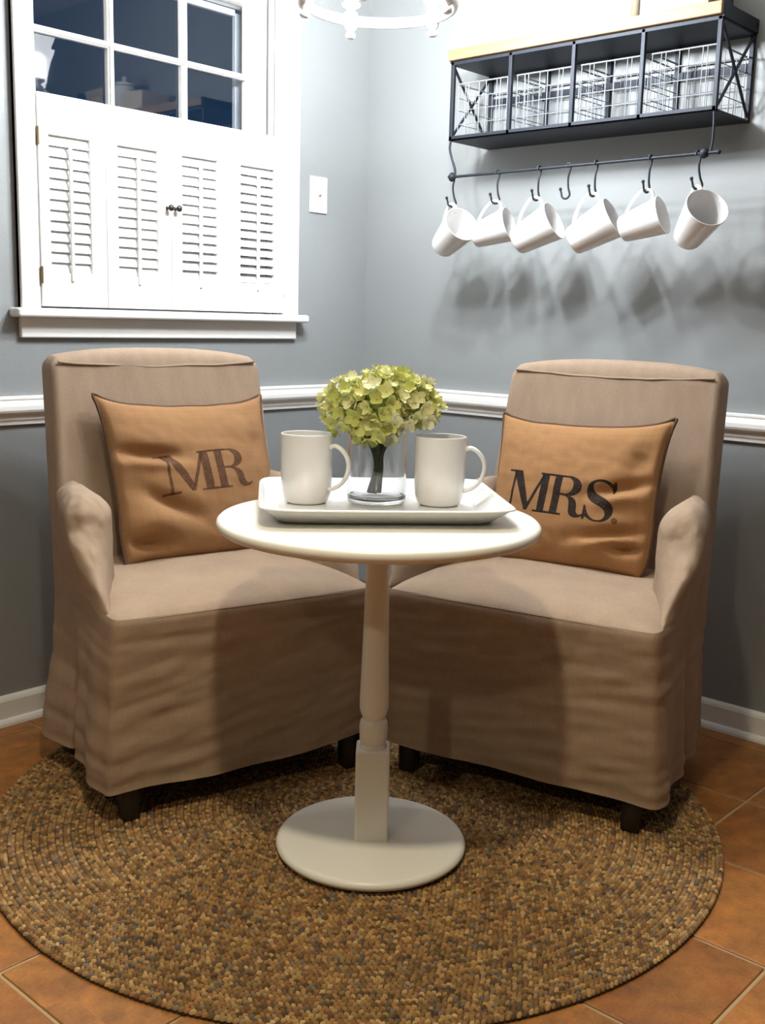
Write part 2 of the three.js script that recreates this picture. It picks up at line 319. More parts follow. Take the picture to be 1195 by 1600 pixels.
// ------------------------------------------------------------------ slipcovered armchairs
function makeChair(s, name, label, pos, turn, wobble) {                      // s = -1: the open outer side is at -x
  const t = thing(name, label, 'armchair', [pos[0], 0, pos[2]], 'slipcovered armchairs in the corner'); t.rotation.y = turn;
  const backZ = (y) => -0.150 - 0.137 * Math.max(0, (y - 0.45)) / 0.578 ;
  const inner = s > 0 ? 0.017 : 0.004;                                     // the inner side reaches its neighbour
  const halfW = (y) => y > 0.72 ? lerp(0.303, 0.291, (y - 0.72) / 0.31) : lerp(0.318, 0.303, Math.max(0, (y - 0.3) / 0.42));
  // backrest
  put('backrest', softBox(2, 0.66, 0.10, 0.030, 60, 50, 8, (p) => {
    const y0 = p.y + 0.33, v = y0 / 0.66; let y = 0.37 + 0.66 * v; const u = Math.max(-1, Math.min(1, p.x));
    const crown = 0.024 * (1 - Math.pow(Math.abs(u), 2.6)) * sstep(0.86, 1, v);
    const w = halfW(y); let x = p.x * w; const cor = sstep(0.955, 1, v) * 0.010; x -= Math.sign(x) * cor * Math.pow(Math.abs(u), 8);
    const f = p.z > 0 ? 1 : 0;
    const puff = f * 0.010 * (1 - u * u) * Math.sin(Math.PI * Math.min(1, v)) + f * 0.0035 * N(x * 5 + wobble, y * 6, 1) + 0.003 * N(x * 12 + wobble, y * 9, 4) * f;
    p.set(x, y + crown * 1 , backZ(y) - 0.05 + p.z + puff);
  }), M.linen, t);
  // a sagging seam below the crown
  const seam = []; for (let i = 0; i <= 16; i++) { const u = -0.94 + 1.88 * i / 16, y = 1.020 - 0.012 * (1 - u * u) - 0.004 * N(u * 3 + wobble, 2); seam.push([u * halfW(y), y, backZ(y) + 0.0035 + 0.010 * (1 - u * u) * 0.06]); }
  put('seam', tube(seam, 0.0035, 48, 6), M.linen, t);
  // seat: the top of the cover, crowned, meeting the skirt in a soft edge
  put('seat', grid(64, 52, (a, b) => {
    const u = 2 * a - 1, w = b, kr = Math.pow(Math.pow(Math.abs(u), 26) + Math.pow(w, 40), -1 / 26), kc = w > 0.5 ? Math.min(1, kr) : 1, x = u * kc * ((u * s < 0 ? 0.337 + inner : 0.337) - 0.030 * (1 - w)), z = lerp(-0.20, 0.285, w * kc), eu = 1 - Math.pow(Math.abs(u), 8), ew = 1 - Math.pow(w, 9);
    const crown = 0.034 * Math.pow(Math.max(0, eu * ew), 0.7) * (1 - 0.35 * u * u) * (1 - 0.25 * w * w), roll = -0.012 * (1 - eu) - 0.012 * (1 - ew);
    const wr = 0.0035 * N(x * 6 + wobble, z * 5, 2) + 0.002 * N(x * 16, z * 14 + wobble, 5) + 0.004 * N(x * 4 + z * 12, z * 5 - x * 14, wobble) * sstep(0.3, 0.9, Math.abs(u)) * sstep(0.4, 0.9, w);
    return [x, 0.502 + crown + roll + wr * ew * eu, z];
  }, { flip: true, uv: (u, v, p) => [p[0], p[2]] }), M.linen, t);
  // arms: short rounded stubs whose cover runs forward and down to the seat's front corner on the outer side
  for (const e of [-1, 1]) {
    const g = softBox(0.116, 0.300, 0.300, 0.050, 20, 44, 44, (p) => {
      const y = 0.576 + p.y, ux = p.x / 0.058;                                // ux -1 inner .. 1 outer
      let x = 0.296 + p.x + (e * s < 0 ? inner : 0), z = -0.105 + p.z; x += (e * s < 0 && s > 0 ? 0.034 * sstep(0.64, 0.5, y) * sstep(0.16, 0.04, z) : 0); x -= 0.048 * sstep(0.03, -0.27, z) * sstep(-1, 0.6, ux); const front = sstep(-0.10, 0.045, z), outer = sstep(-1.1, 1.05, ux), low = sstep(0.70, 0.46, y);
      z += front * outer * low * 0.215;
      x -= sstep(0.60, 0.47, y) * Math.max(0, ux) * 0.017;
      let h = y - 0.014 * sstep(-0.05, 0.05, z) * sstep(0.6, 0.72, y);
      const wr = 0.009 * N(x * 13 + wobble + e, h * 9, z * 9) + 0.007 * N(x * 24, h * 20 + x * 14 + wobble, z * 18 + e) + 0.003 * N(x * 50, h * 42, z * 40 + wobble), fr = sstep(-0.06, 0.06, z);
      p.set(e * (x + wr * 0.5 * (0.4 + fr)), h + wr * 0.5, z + wr * 0.9 * fr);
    });
    if (e < 0) { const ix = g.index; for (let i = 0; i < ix.count; i += 3) { const q = ix.getX(i); ix.setX(i, ix.getX(i + 1)); ix.setX(i + 1, q); } g.computeVertexNormals(); }
    put('armrest', g, M.linen, t);
  }
  // skirt, open below
  const g = grid(280, 56, (a, v) => {
    // a runs round the rectangle: front, side, back, side
    const q = a * 4, k = Math.floor(q) % 4, m = q - Math.floor(q), sm = (m - 0.5) * 2; let ux, uz;
    if (k === 0) { ux = sm; uz = 1; } else if (k === 1) { ux = 1; uz = -sm; } else if (k === 2) { ux = -sm; uz = -1; } else { ux = -1; uz = sm; }
    const r8 = Math.pow(Math.pow(Math.abs(ux), 26) + Math.pow(Math.abs(uz), 26), 1 / 26); ux /= r8; uz /= r8;
    const outer = ux * s > 0 ? 1 : 0, drop = sstep(0.03, 0.25, v) * (v * 0.8 + 0.2 * v * v);
    const flare = (outer ? 0 : inner) + (outer ? 0.022 * drop + (s < 0 ? 0.034 : -0.004) * Math.pow(drop, 1.3) * sstep(0.1, -0.8, uz)   : 0.002 * drop);
    const narrow = 0.030 * sstep(0.26, -0.24, uz * (uz > 0 ? 0.287 : 0.245)), W = 0.338 - narrow + flare, F = 0.287 - 0.016 * drop, B = 0.245 + 0.012 * drop, edge = -0.004 * (1 - sstep(0, 0.03, v));
    let x = ux * (W + edge), z = uz > 0 ? uz * (F + edge) : uz * (B + edge);
    // a pleat on the outer side between the front panel and the back panel, softer folds beside it
    if (outer && Math.abs(ux) > 0.9) { const d = (z + 0.03) / 0.030; x -= s * 0.028 * drop * Math.exp(-d * d); x += s * 0.007 * drop * Math.sin(z * 38 + wobble); }
    const fade = sstep(0, 0.15, v);
    const cr = fade * (0.0055 * N(x * 5 + wobble, v * 3, 2) * v + 0.0028 * N(x * 4 + wobble, v * 13, 6) + 0.0016 * N(x * 20, v * 12 + wobble, 9) + 0.0026 * N(x * 3 - v * 3, v * 16 + x * 9, wobble + 3));
    const tuck = 0.004 * sstep(0.10, 0.13, v) * sstep(0.17, 0.13, v) * (0.5 + N(x * 6 + wobble, 1, 2));
    if (uz > 0.95) z += cr * 1.2 - tuck + 0.005 * v * v * Math.sin(x * 17 + wobble * 2); else if (Math.abs(ux) > 0.95) x += Math.sign(ux) * cr;
    const hemY = 0.088 + 0.006 * N(x * 5 + wobble, z * 5, 8) - (uz > 0.5 && outer ? 0.006 * Math.pow(Math.abs(ux), 8) : 0) - (uz < -0.2 ? 0.006 : 0) + (uz > 0.9 && !outer ? (s < 0 ? 0.034 : 0.004) * ux * ux : 0);
    return [x, lerp(0.4925, hemY, v), z];
  }, { closeU: true, uv: (u, v, p) => [u * 2.4, v * 0.4], flip: true });
  put('skirt', g, M.linen, t);
  // legs, standing on the rug or the tiles
  for (const ex of [-1, 1]) for (const ez of [-1, 1]) {
    const lx = ex * (ez > 0 ? 0.292 : 0.245), lz = ez > 0 ? 0.235 : -0.195, wx = pos[0] + lx * Math.cos(turn) + lz * Math.sin(turn), wz = pos[2] - lx * Math.sin(turn) + lz * Math.cos(turn);
    const y0 = Math.hypot(wx - RUG.x, wz - RUG.z) < RUG.r + 0.03 ? RUG.top : 0.0;
    const c = new THREE.CylinderGeometry(0.034, 0.027, 0.36 - y0, 4, 1); c.rotateY(Math.PI / 4); c.translate(lx, (0.36 + y0) / 2, lz);
    put('leg', c, M.leg, t);
  }
  nameParts(t); return t;
}
const CH_L = { pos: [-1.2, 0, 0.591], turn: -14.815 * Math.PI / 180 }, CH_R = { pos: [-0.596, 0, 1.26], turn: -(90 - 11.23) * Math.PI / 180 };
makeChair(-1, 'slipcovered_armchair', 'beige linen slipcovered armchair below the shuttered window', CH_L.pos, CH_L.turn, 1.7);
makeChair(1, 'slipcovered_armchair', 'beige linen slipcovered armchair below the wall shelf and hanging mugs', CH_R.pos, CH_R.turn, 6.3);

// ------------------------------------------------------------------ printed burlap pillows
// letters of a high-contrast roman face, each drawn in a box of height 100
function letter(c, ch) {
  const bar = (x0, y0, x1, y1) => c.fillRect(x0, y0, x1 - x0, y1 - y0), poly = (...p) => { c.beginPath(); p.forEach(([x, y], i) => (i ? c.lineTo(x, y) : c.moveTo(x, y))); c.closePath(); c.fill(); };
  const hair = 5;
  if (ch === 'M') { // width 116
    bar(0, 0, 30, hair); bar(0, 95, 34, 100); bar(14, 0, 20, 100); poly([10, 0], [34, 0], [64, 82], [56, 98]); poly([56, 98], [64, 98], [98, 0], [91, 0]);
    bar(84, 0, 116, hair); bar(88, 0, 106, 100); bar(78, 95, 116, 100); return 120;
  }
  if (ch === 'R') { // width 92
    bar(0, 0, 40, hair); bar(0, 95, 40, 100); bar(12, 0, 30, 100);
    c.beginPath(); c.moveTo(28, 0); c.lineTo(46, 0); c.bezierCurveTo(88, 0, 88, 51, 46, 51); c.lineTo(28, 51); c.lineTo(28, 46); c.lineTo(42, 46); c.bezierCurveTo(64, 46, 64, 5, 42, 5); c.lineTo(28, 5); c.closePath(); c.fill();
    c.beginPath(); c.moveTo(38, 48); c.bezierCurveTo(62, 50, 72, 56, 73, 74); c.bezierCurveTo(74, 92, 80, 96, 90, 88); c.lineTo(92, 91); c.bezierCurveTo(82, 104, 58, 106, 56, 82); c.bezierCurveTo(55, 60, 52, 52, 36, 51); c.closePath(); c.fill(); return 94;
  }
  if (ch === 'S') { // width 66
    c.beginPath(); c.moveTo(60, 30); c.lineTo(56, 30); c.bezierCurveTo(50, 12, 42, 4, 30, 4); c.bezierCurveTo(10, 4, 10, 26, 22, 34); c.bezierCurveTo(40, 44, 68, 46, 66, 74); c.bezierCurveTo(64, 98, 44, 102, 32, 102); c.bezierCurveTo(18, 102, 12, 94, 8, 94); c.lineTo(5, 101); c.lineTo(1, 101); c.lineTo(1, 66); c.lineTo(5, 66);
    c.bezierCurveTo(10, 86, 20, 98, 32, 98); c.bezierCurveTo(54, 98, 54, 76, 42, 68); c.bezierCurveTo(24, 58, 0, 56, 1, 28); c.bezierCurveTo(2, 6, 18, -2, 32, -2); c.bezierCurveTo(46, -2, 50, 6, 54, 5); c.lineTo(57, 0); c.lineTo(60, 0); c.closePath(); c.fill(); return 70;
  }
  c.beginPath(); c.arc(8, 93, 7, 0, 7); c.fill(); return 18;
}
function pillowTexture(word, x, y, size, tilt, ink, alpha, wear, wide) {
  const S = 1024, cv = document.createElement('canvas'); cv.width = cv.height = S; const c = cv.getContext('2d');
  c.fillStyle = '#b48a62'; c.fillRect(0, 0, S, S);
  const T = 4;                                                             // burlap threads, drawn both ways
  for (let i = 0; i < S / T; i++) { c.fillStyle = `rgba(${rnd() < 0.5 ? '92,58,26' : '226,178,120'},${rr(0.01, 0.07)})`; c.fillRect(i * T, 0, T * 0.7, S); }
  for (let i = 0; i < S / T; i++) { c.fillStyle = `rgba(${rnd() < 0.5 ? '92,58,26' : '226,178,120'},${rr(0.01, 0.07)})`; c.fillRect(0, i * T, S, T * 0.7); }
  c.save(); c.translate(x * S, y * S); c.rotate(tilt); c.scale(size * S / 100 * wide, size * S / 100); c.fillStyle = ink; c.globalAlpha = alpha; c.strokeStyle = ink;
  for (const ch of word) { if (ch === '.') { c.globalAlpha = alpha * 0.45; } c.translate(letter(c, ch) - (ch === 'M' ? 12 : 6), 0); }
  c.restore();
  c.globalAlpha = 1;                                                         // worn print: bare threads show through
  for (let i = 0; i < wear; i++) { c.fillStyle = `rgba(185,138,92,${rr(0.15, 0.5)})`; const px = rnd() * S, py = rnd() * S; if (rnd() < 0.5) c.fillRect(px, Math.floor(py / T) * T, rr(6, 26), T * 0.6); else c.fillRect(Math.floor(px / T) * T, py, T * 0.6, rr(6, 26)); }
  const t = new THREE.CanvasTexture(cv); t.colorSpace = THREE.SRGBColorSpace; t.magFilter = THREE.LinearFilter; return t;
}
const burlapBump = repeat(weaveTex, 3.4);
function makePillow(label, chair, o, tex) {
  const t = thing('burlap_pillow', label, 'pillow', [0, 0, 0], 'printed burlap pillows on the armchairs');
  const cm = new THREE.Matrix4().makeRotationY(chair.turn).setPosition(...chair.pos);
  const lm = new THREE.Matrix4().makeTranslation(o.u, o.h, o.z).multiply(new THREE.Matrix4().makeRotationY(o.yaw)).multiply(new THREE.Matrix4().makeRotationX(-o.tilt)).multiply(new THREE.Matrix4().makeRotationZ(o.roll));
  cm.multiply(lm).decompose(t.position, t.quaternion, t.scale);
  const W = o.w / 2, H = o.H / 2;
  const outline = (u, v) => {
    let x = W * u * (1 - 0.055 * (1 - v * v) - 0.02 * Math.abs(u) * N(v * 2.2 + o.k, 1)), y = H * v * (1 - 0.075 * (1 - u * u) * (v > 0 ? 1 : 0.25) + 0.02 * N(u * 2.4 + o.k, 3) * Math.abs(v));
    const corner = Math.pow(Math.abs(u * v), 6); for (const [cu, cv, dx, dy] of o.corners) if (u * cu > 0 && v * cv > 0) { x += dx * corner; y += dy * corner; }
    return [x, y + H];
  };
  const side = (sg, thick) => grid(56, 56, (a, b) => {
    const u = 2 * a - 1, v = 2 * b - 1, [x, y] = outline(u, v), e = Math.max(0, (1 - u * u) * (1 - v * v));
    let z = thick * Math.pow(e, 0.42) * (1 + 0.12 * (1 - v) * 0.5);
    if (sg > 0) { for (const [cu, cv, ru, rv, ang, h] of o.folds) { const du = u - cu, dv = v - cv, p = (du * Math.cos(ang) + dv * Math.sin(ang)) / ru, q = (-du * Math.sin(ang) + dv * Math.cos(ang)) / rv; z += 1.7 * h * Math.exp(-p * p - q * q) * sstep(0, 0.12, e); } z += (0.004 * N(u * 3 + o.k, v * 3, 2) + 0.002 * N(u * 8, v * 8 + o.k, 4)) * sstep(0, 0.2, e); }
    return [x, y, sg * z];
  }, { flip: sg < 0 });
  put('front_panel', side(1, o.front), new THREE.MeshStandardMaterial({ color: rgb(...o.tint), roughness: 0.95, map: tex, bumpMap: burlapBump, bumpScale: 0.0008 }), t, o.front_label);
  put('back_panel', side(-1, 0.022), std(rgb(0.36, 0.21, 0.10), 0.95, { bumpMap: burlapBump, bumpScale: 0.0008 }), t);
  const pts = [], n = 22; for (let i = 0; i < n; i++) pts.push([-1 + 2 * i / n, 1]); for (let i = 0; i < n; i++) pts.push([1, 1 - 2 * i / n]); for (let i = 0; i < n; i++) pts.push([1 - 2 * i / n, -1]); for (let i = 0; i < n; i++) pts.push([-1, -1 + 2 * i / n]);
  put('piping', tube(pts.map(([u, v]) => { const p = outline(u, v); return [p[0], p[1], 0.0015 * N(u * 5, v * 5, o.k)]; }), 0.0042, 240, 8, true), M.piping, t, 'dark brown corded edge');
  return t;
}
const rad = (d) => d * Math.PI / 180;
makePillow('tan burlap pillow printed MR in faded brown, on the armchair below the window', CH_L, {
  u: 0.049, h: 0.522, z: -0.088, tilt: rad(21), yaw: rad(5.7), roll: rad(-1.3), w: 0.482, H: 0.424, k: 2.1, front: 0.064, tint: [0.70, 0.67, 0.62],
  corners: [[-1, 1, -0.008, 0.018], [1, 1, 0.002, 0.016], [-1, -1, 0.012, -0.006]],
  folds: [[-0.62, 0.30, 0.34, 0.10, -0.15, -0.020], [-0.66, 0.16, 0.30, 0.07, -0.1, 0.008], [-0.45, -0.36, 0.34, 0.09, -0.55, -0.017], [-0.62, -0.58, 0.24, 0.16, -0.4, 0.016], [-0.72, -0.80, 0.26, 0.07, -0.15, -0.018], [0.78, 0.36, 0.12, 0.2, 0.2, -0.006]],
}, pillowTexture('MR', 0.215, 0.365, 0.262, -0.055, '#4a2c1c', 0.72, 5200, 1.10));
makePillow('tan burlap pillow printed MRS. in bold dark letters, on the armchair below the shelf', CH_R, {
  u: -0.027, h: 0.520, z: -0.075, tilt: rad(17), yaw: rad(-2.7), roll: rad(1.75), w: 0.470, H: 0.392, k: 5.2, front: 0.066, tint: [0.80, 0.75, 0.66],
  corners: [[1, 1, 0.010, 0.018], [-1, 1, 0.0, 0.014], [1, -1, -0.030, -0.004]],
  folds: [[0.66, 0.10, 0.36, 0.09, 0.35, -0.016], [0.72, -0.02, 0.26, 0.10, 0.25, 0.010], [0.55, -0.52, 0.36, 0.07, 0.25, -0.014], [0.70, -0.68, 0.20, 0.06, 0.1, -0.022], [0.52, -0.66, 0.28, 0.10, 0.1, 0.012], [0.8, 0.45, 0.12, 0.24, -0.2, -0.008]],
}, pillowTexture('MRS.', 0.130, 0.375, 0.275, 0.055, '#1a1210', 0.9, 2200, 0.95));

// ------------------------------------------------------------------ pedestal table
const T0 = [-1.252, RUG.top, 1.226], TOP = 0.745;
{
  const t = thing('pedestal_table', 'small round white-painted pedestal table standing on the braided rug', 'table', T0);
  const y = (h) => h - RUG.top;
  put('tabletop', lathe([[0, y(0.717)], [0.31, y(0.717)], [0.324, y(0.7185)], [0.331, y(0.7235)], [0.3335, y(0.731)], [0.332, y(0.738)], [0.327, y(0.743)], [0.319, y(0.745)], [0, y(0.745)]], 128), M.tablePaint, t);
  put('column', lathe([[0.0, y(0.718)], [0.033, y(0.718)], [0.0245, y(0.700)], [0.0245, y(0.62)], [0.0275, y(0.48)], [0.0312, y(0.345)], [0.0308, y(0.329)], [0.0275, y(0.318)], [0.0245, y(0.311)], [0.0245, y(0.306)], [0.0285, y(0.302)], [0.0298, y(0.296)], [0.0306, y(0.282)], [0.0296, y(0.264)], [0.0272, y(0.253)], [0.0268, y(0.250)], [0.030, y(0.246)], [0.030, y(0.236)], [0, y(0.236)]], 40), M.tablePaint, t);
  const b = bx(0.073, 0.214, 0.073, 0, 0, 0, 0.006); b.rotateY(YAW * -1); b.translate(0, y(0.137), 0);
  put('column_block', b, M.tablePaint, t, 'square lower block of the column');
  put('base', lathe([[0, 0.0], [0.19, 0.0], [0.200, 0.0025], [0.2055, 0.008], [0.206, 0.014], [0.202, 0.0205], [0.194, 0.0235], [0.05, 0.026], [0, 0.026]], 96), M.tablePaint, t);
  nameParts(t);
}
// ------------------------------------------------------------------ tray, mugs, vase and flowers on the table
const camR = V(0.666, 0, 0.746), toCam = V(-0.746, 0, 0.666);                // directions across and towards the viewer on the table
const TRAY_AT = V(-1.2035, TOP, 1.183), trayTurn = Math.atan2(-0.746, 0.666);
{
  const t = thing('serving_tray', 'white rectangular ceramic tray with flared rim and raised corners on the round table', 'tray', [TRAY_AT.x, TOP + 0.0003, TRAY_AT.z]); t.rotation.y = trayTurn + 0.11;
  // rings of a rounded rectangle from the middle of the foot, out over the rim, to the middle of the floor
  const prof = [[0, 0, 0.0], [0.214, 0.148, 0.0], [0.219, 0.153, 0.002], [0.232, 0.177, 0.016], [0.250, 0.204, 0.0315], [0.256, 0.215, 0.0350], [0.2555, 0.2155, 0.0375], [0.252, 0.212, 0.0388], [0.245, 0.203, 0.036], [0.228, 0.177, 0.020], [0.214, 0.153, 0.0085], [0.206, 0.144, 0.006], [0, 0, 0.006]];
  const per = 160, fine = [];
  for (let i = 0; i < prof.length - 1; i++) for (let k = 0; k < 3; k++) fine.push(prof[i].map((v, c) => lerp(v, prof[i + 1][c], k / 3)));
  fine.push(prof[prof.length - 1]);
  const g = grid(per, fine.length - 1, (a, v) => {
    const [w, d, y] = fine[Math.round(v * (fine.length - 1))], th = a * Math.PI * 2, c = Math.cos(th), s = Math.sin(th), n = 10;
    const r = Math.pow(Math.pow(Math.abs(c), n) + Math.pow(Math.abs(s), n), -1 / n), ux = c * r, uz = s * r;
    const cor = Math.pow(Math.abs(ux * uz), 5), k = sstep(0.01, 0.045, y);
    return [ux * w * (1 + 0.012 * cor * k), y * (1 + 0.09 * cor * k), uz * d * (1 + 0.015 * cor * k)];
  }, { closeU: true, flip: true });
  put('dish', g, M.china, t);
}
const mugTall = 1.04, mugBody = lathe([[0, 0], [0.040, 0], [0.043, 0.0015], [0.0475, 0.006], [0.0525, 0.020], [0.0548, 0.040], [0.0556, 0.070], [0.0562, 0.1425], [0.0555, 0.144], [0.0540, 0.1443], [0.0530, 0.143], [0.0525, 0.070], [0.0515, 0.040], [0.049, 0.022], [0.044, 0.010], [0.036, 0.0065], [0, 0.006]].map((p) => [p[0], p[1] * mugTall]), 64);
const handleCurve = [[0.0525, 0.1165, 0], [0.063, 0.1215, 0], [0.078, 0.116, 0], [0.0925, 0.099, 0], [0.0965, 0.080, 0], [0.091, 0.058, 0], [0.077, 0.041, 0], [0.063, 0.033, 0], [0.0505, 0.030, 0]].map((p) => V(p[0], p[1] * mugTall, p[2]));
const mugHandle = (() => { const g = new THREE.TubeGeometry(new THREE.CatmullRomCurve3(handleCurve), 48, 0.0048, 12); g.scale(1, 1, 1.65); g.computeVertexNormals(); return g; })();
// the hanging mugs taper to a narrow foot and have an ear-shaped handle
const coneBody = lathe([[0, 0], [0.033, 0], [0.0355, 0.0015], [0.0385, 0.006], [0.0415, 0.022], [0.0470, 0.060], [0.0525, 0.100], [0.0565, 0.129], [0.0562, 0.1305], [0.0548, 0.131], [0.0535, 0.1295], [0.0492, 0.100], [0.0437, 0.060], [0.0385, 0.024], [0.034, 0.010], [0.026, 0.0065], [0, 0.006]], 64);
const earCurve = [[0.0520, 0.1080], [0.0600, 0.1150], [0.0720, 0.1165], [0.0835, 0.1090], [0.0890, 0.0960], [0.0860, 0.0800], [0.0760, 0.0620], [0.0620, 0.0440], [0.0430, 0.0260]].map((p) => V(p[0], p[1], 0));
const earHandle = (() => { const g = new THREE.TubeGeometry(new THREE.CatmullRomCurve3(earCurve), 48, 0.0046, 12); g.scale(1, 1, 1.6); g.computeVertexNormals(); return g; })();
function makeMug(label, group, scale = 1, hanging = false) {                                 // scale: the hanging ones differ in size
  const t = thing('coffee_mug', label, 'mug', [0, 0, 0], group); t.scale.setScalar(scale);
  put('body', hanging ? coneBody : mugBody, M.china, t); put('handle', hanging ? earHandle : mugHandle, M.china, t); return t;
}
const onTray = (r, c) => TRAY_AT.clone().addScaledVector(camR, r).addScaledVector(toCam, c).setY(TOP + 0.0066);
{
  const a = makeMug('tall white china mug at the left end of the tray, handle to the right', 'mugs on the tray'); a.position.copy(onTray(-0.160, -0.052)); a.rotation.y = trayTurn - 0.32;
  const b = makeMug('tall white china mug at the right end of the tray, beside the vase', 'mugs on the tray'); b.position.copy(onTray(0.128, -0.066)); b.rotation.y = trayTurn - 0.10;
}
const VASE_AT = onTray(-0.008, -0.080);
{
  const t = thing('glass_vase', 'clear glass cylinder vase with a thick base in the middle of the tray', 'vase', VASE_AT.toArray());
  put('body', lathe([[0, 0.0005], [0.056, 0.0005], [0.0610, 0.0022], [0.0640, 0.007], [0.0645, 0.013], [0.0645, 0.168], [0.0638, 0.1695], [0.0622, 0.1695], [0.0615, 0.168], [0.0615, 0.019], [0.059, 0.0135], [0.050, 0.0115], [0, 0.011]], 72), M.glass, t);
}
{
  const t = thing('hydrangea_bouquet', 'bunch of lime green hydrangeas on dark stems standing in the glass vase', 'flowers', VASE_AT.toArray());
  const petalMats = [[0.62, 0.63, 0.20], [0.70, 0.69, 0.28], [0.76, 0.75, 0.38], [0.54, 0.56, 0.15], [0.80, 0.78, 0.48]].map((c) => new THREE.MeshPhysicalMaterial({ color: rgb(...c), roughness: 0.8, transmission: 0.2, thickness: 0, side: THREE.DoubleSide }));
  const makeFloret = (k) => {
    const list = [];
    for (let p = 0; p < 4; p++) {
      const g = grid(4, 4, (a, b) => { const u = 2 * a - 1, r = b; const w = 0.0098 * Math.pow(Math.sin(Math.PI * Math.min(0.98, 0.12 + 0.80 * r)), 0.6) * (1 - 0.15 * r); return [u * w, 0.0045 * r * r + 0.004 * (u * u) * r + 0.0018 * N(u * 2 + k, r * 2, p), 0.0015 + r * 0.0175]; });
      g.rotateX(rr(-0.35, 0.1)); g.rotateY(p * Math.PI / 2 + rr(-0.2, 0.2)); g.translate(0, rr(0, 0.0015), 0); list.push(g);
    }
    const eye = new THREE.SphereGeometry(0.0022, 6, 4); eye.translate(0, 0.002, 0); list.push(eye);
    return merge(list);
  };
  const variants = [0, 1, 2, 3, 4].map(makeFloret);
  const at = (x, y, z) => camR.clone().multiplyScalar(x).addScaledVector(toCam, z).setY(y - VASE_AT.y);
  const heads = [[-0.056, 0.962, 0.010, 0.058, 0.056], [0.004, 0.975, 0.036, 0.060, 0.054], [0.022, 0.990, -0.035, 0.064, 0.048], [0.076, 0.966, 0.005, 0.050, 0.050], [-0.004, 0.925, 0.022, 0.050, 0.040]];
  const stemMat = std(rgb(0.018, 0.028, 0.012), 0.6), leafMat = std(rgb(0.02, 0.045, 0.022), 0.6, { side: THREE.DoubleSide }), coreMat = std(rgb(0.22, 0.27, 0.06), 0.9);
  for (const [hx, hy, hz, ra, rb] of heads) {
    const c = at(hx, hy, hz), h = new THREE.Group(); h.name = 'flower_head'; h.position.copy(c); t.add(h);
    const core = new THREE.SphereGeometry(1, 16, 10); core.scale(ra * 0.62, rb * 0.62, ra * 0.62); put('core', core, coreMat, h);
    const n = 52;
    for (let i = 0; i < n; i++) {
      const y = 1 - 2 * (i + 0.5) / n, ph = i * 2.399963, q = Math.sqrt(1 - y * y), d = V(q * Math.cos(ph), y, q * Math.sin(ph));
      if (d.y < -0.86) continue;
      const f = put('floret', variants[(rnd() * 5) | 0], petalMats[(rnd() * 5) | 0], h), k = rr(0.82, 1.10);
      f.position.set(d.x * ra * k, d.y * rb * k, d.z * ra * k);
      const up = V(d.x / ra, d.y / rb, d.z / ra).normalize().add(V(rr(-0.35, 0.35), rr(-0.2, 0.45), rr(-0.35, 0.35))).normalize();
      f.quaternion.setFromUnitVectors(V(0, 1, 0), up); f.rotateY(rr(0, 6.28)); f.scale.setScalar(rr(0.85, 1.2));
    }
    nameParts(h);
    const foot = V(rr(-0.016, 0.016), 0.019, rr(-0.016, 0.016)), mid = at(hx * 0.12, 0.86, hz * 0.2);
    put('stem', tube([foot, V(mid.x * 0.8 + rr(-0.004, 0.004), (mid.y + 0.02) * 0.6, mid.z * 0.8 + rr(-0.004, 0.004)), mid, c.clone().lerp(mid, 0.35)], 0.0060, 20, 8), stemMat, t);
  }
  for (const [x, y, z, a, len] of [[0.030, 0.893, 0.028, 0.5, 0.075], [0.012, 0.905, 0.045, -0.4, 0.06]]) {
    const g = grid(8, 10, (u, v) => { const k = 2 * u - 1, w = 0.027 * Math.sin(Math.PI * Math.pow(v, 0.8)) + 0.0005; return [k * w, -0.010 * v * v + 0.006 * k * k, v * len]; });
    g.rotateX(-0.9); g.rotateY(Math.atan2(toCam.x, toCam.z) + a + 0.9); const p = at(x - 0.015, y, z - 0.02); g.translate(p.x, p.y, p.z); put('leaf', g, leafMat, t, 'dark green leaf');
  }
  let fh = 0, sc = 0, lc = 0; for (const o of t.children) { const b = o.name; if (b === 'flower_head') { if (fh) o.name = `flower_head_${String(fh).padStart(3, '0')}`; fh++; } if (b === 'stem') { if (sc) o.name = `stem_${String(sc).padStart(3, '0')}`; sc++; } if (b === 'leaf') { if (lc) o.name = `leaf_${String(lc).padStart(3, '0')}`; lc++; } }
}

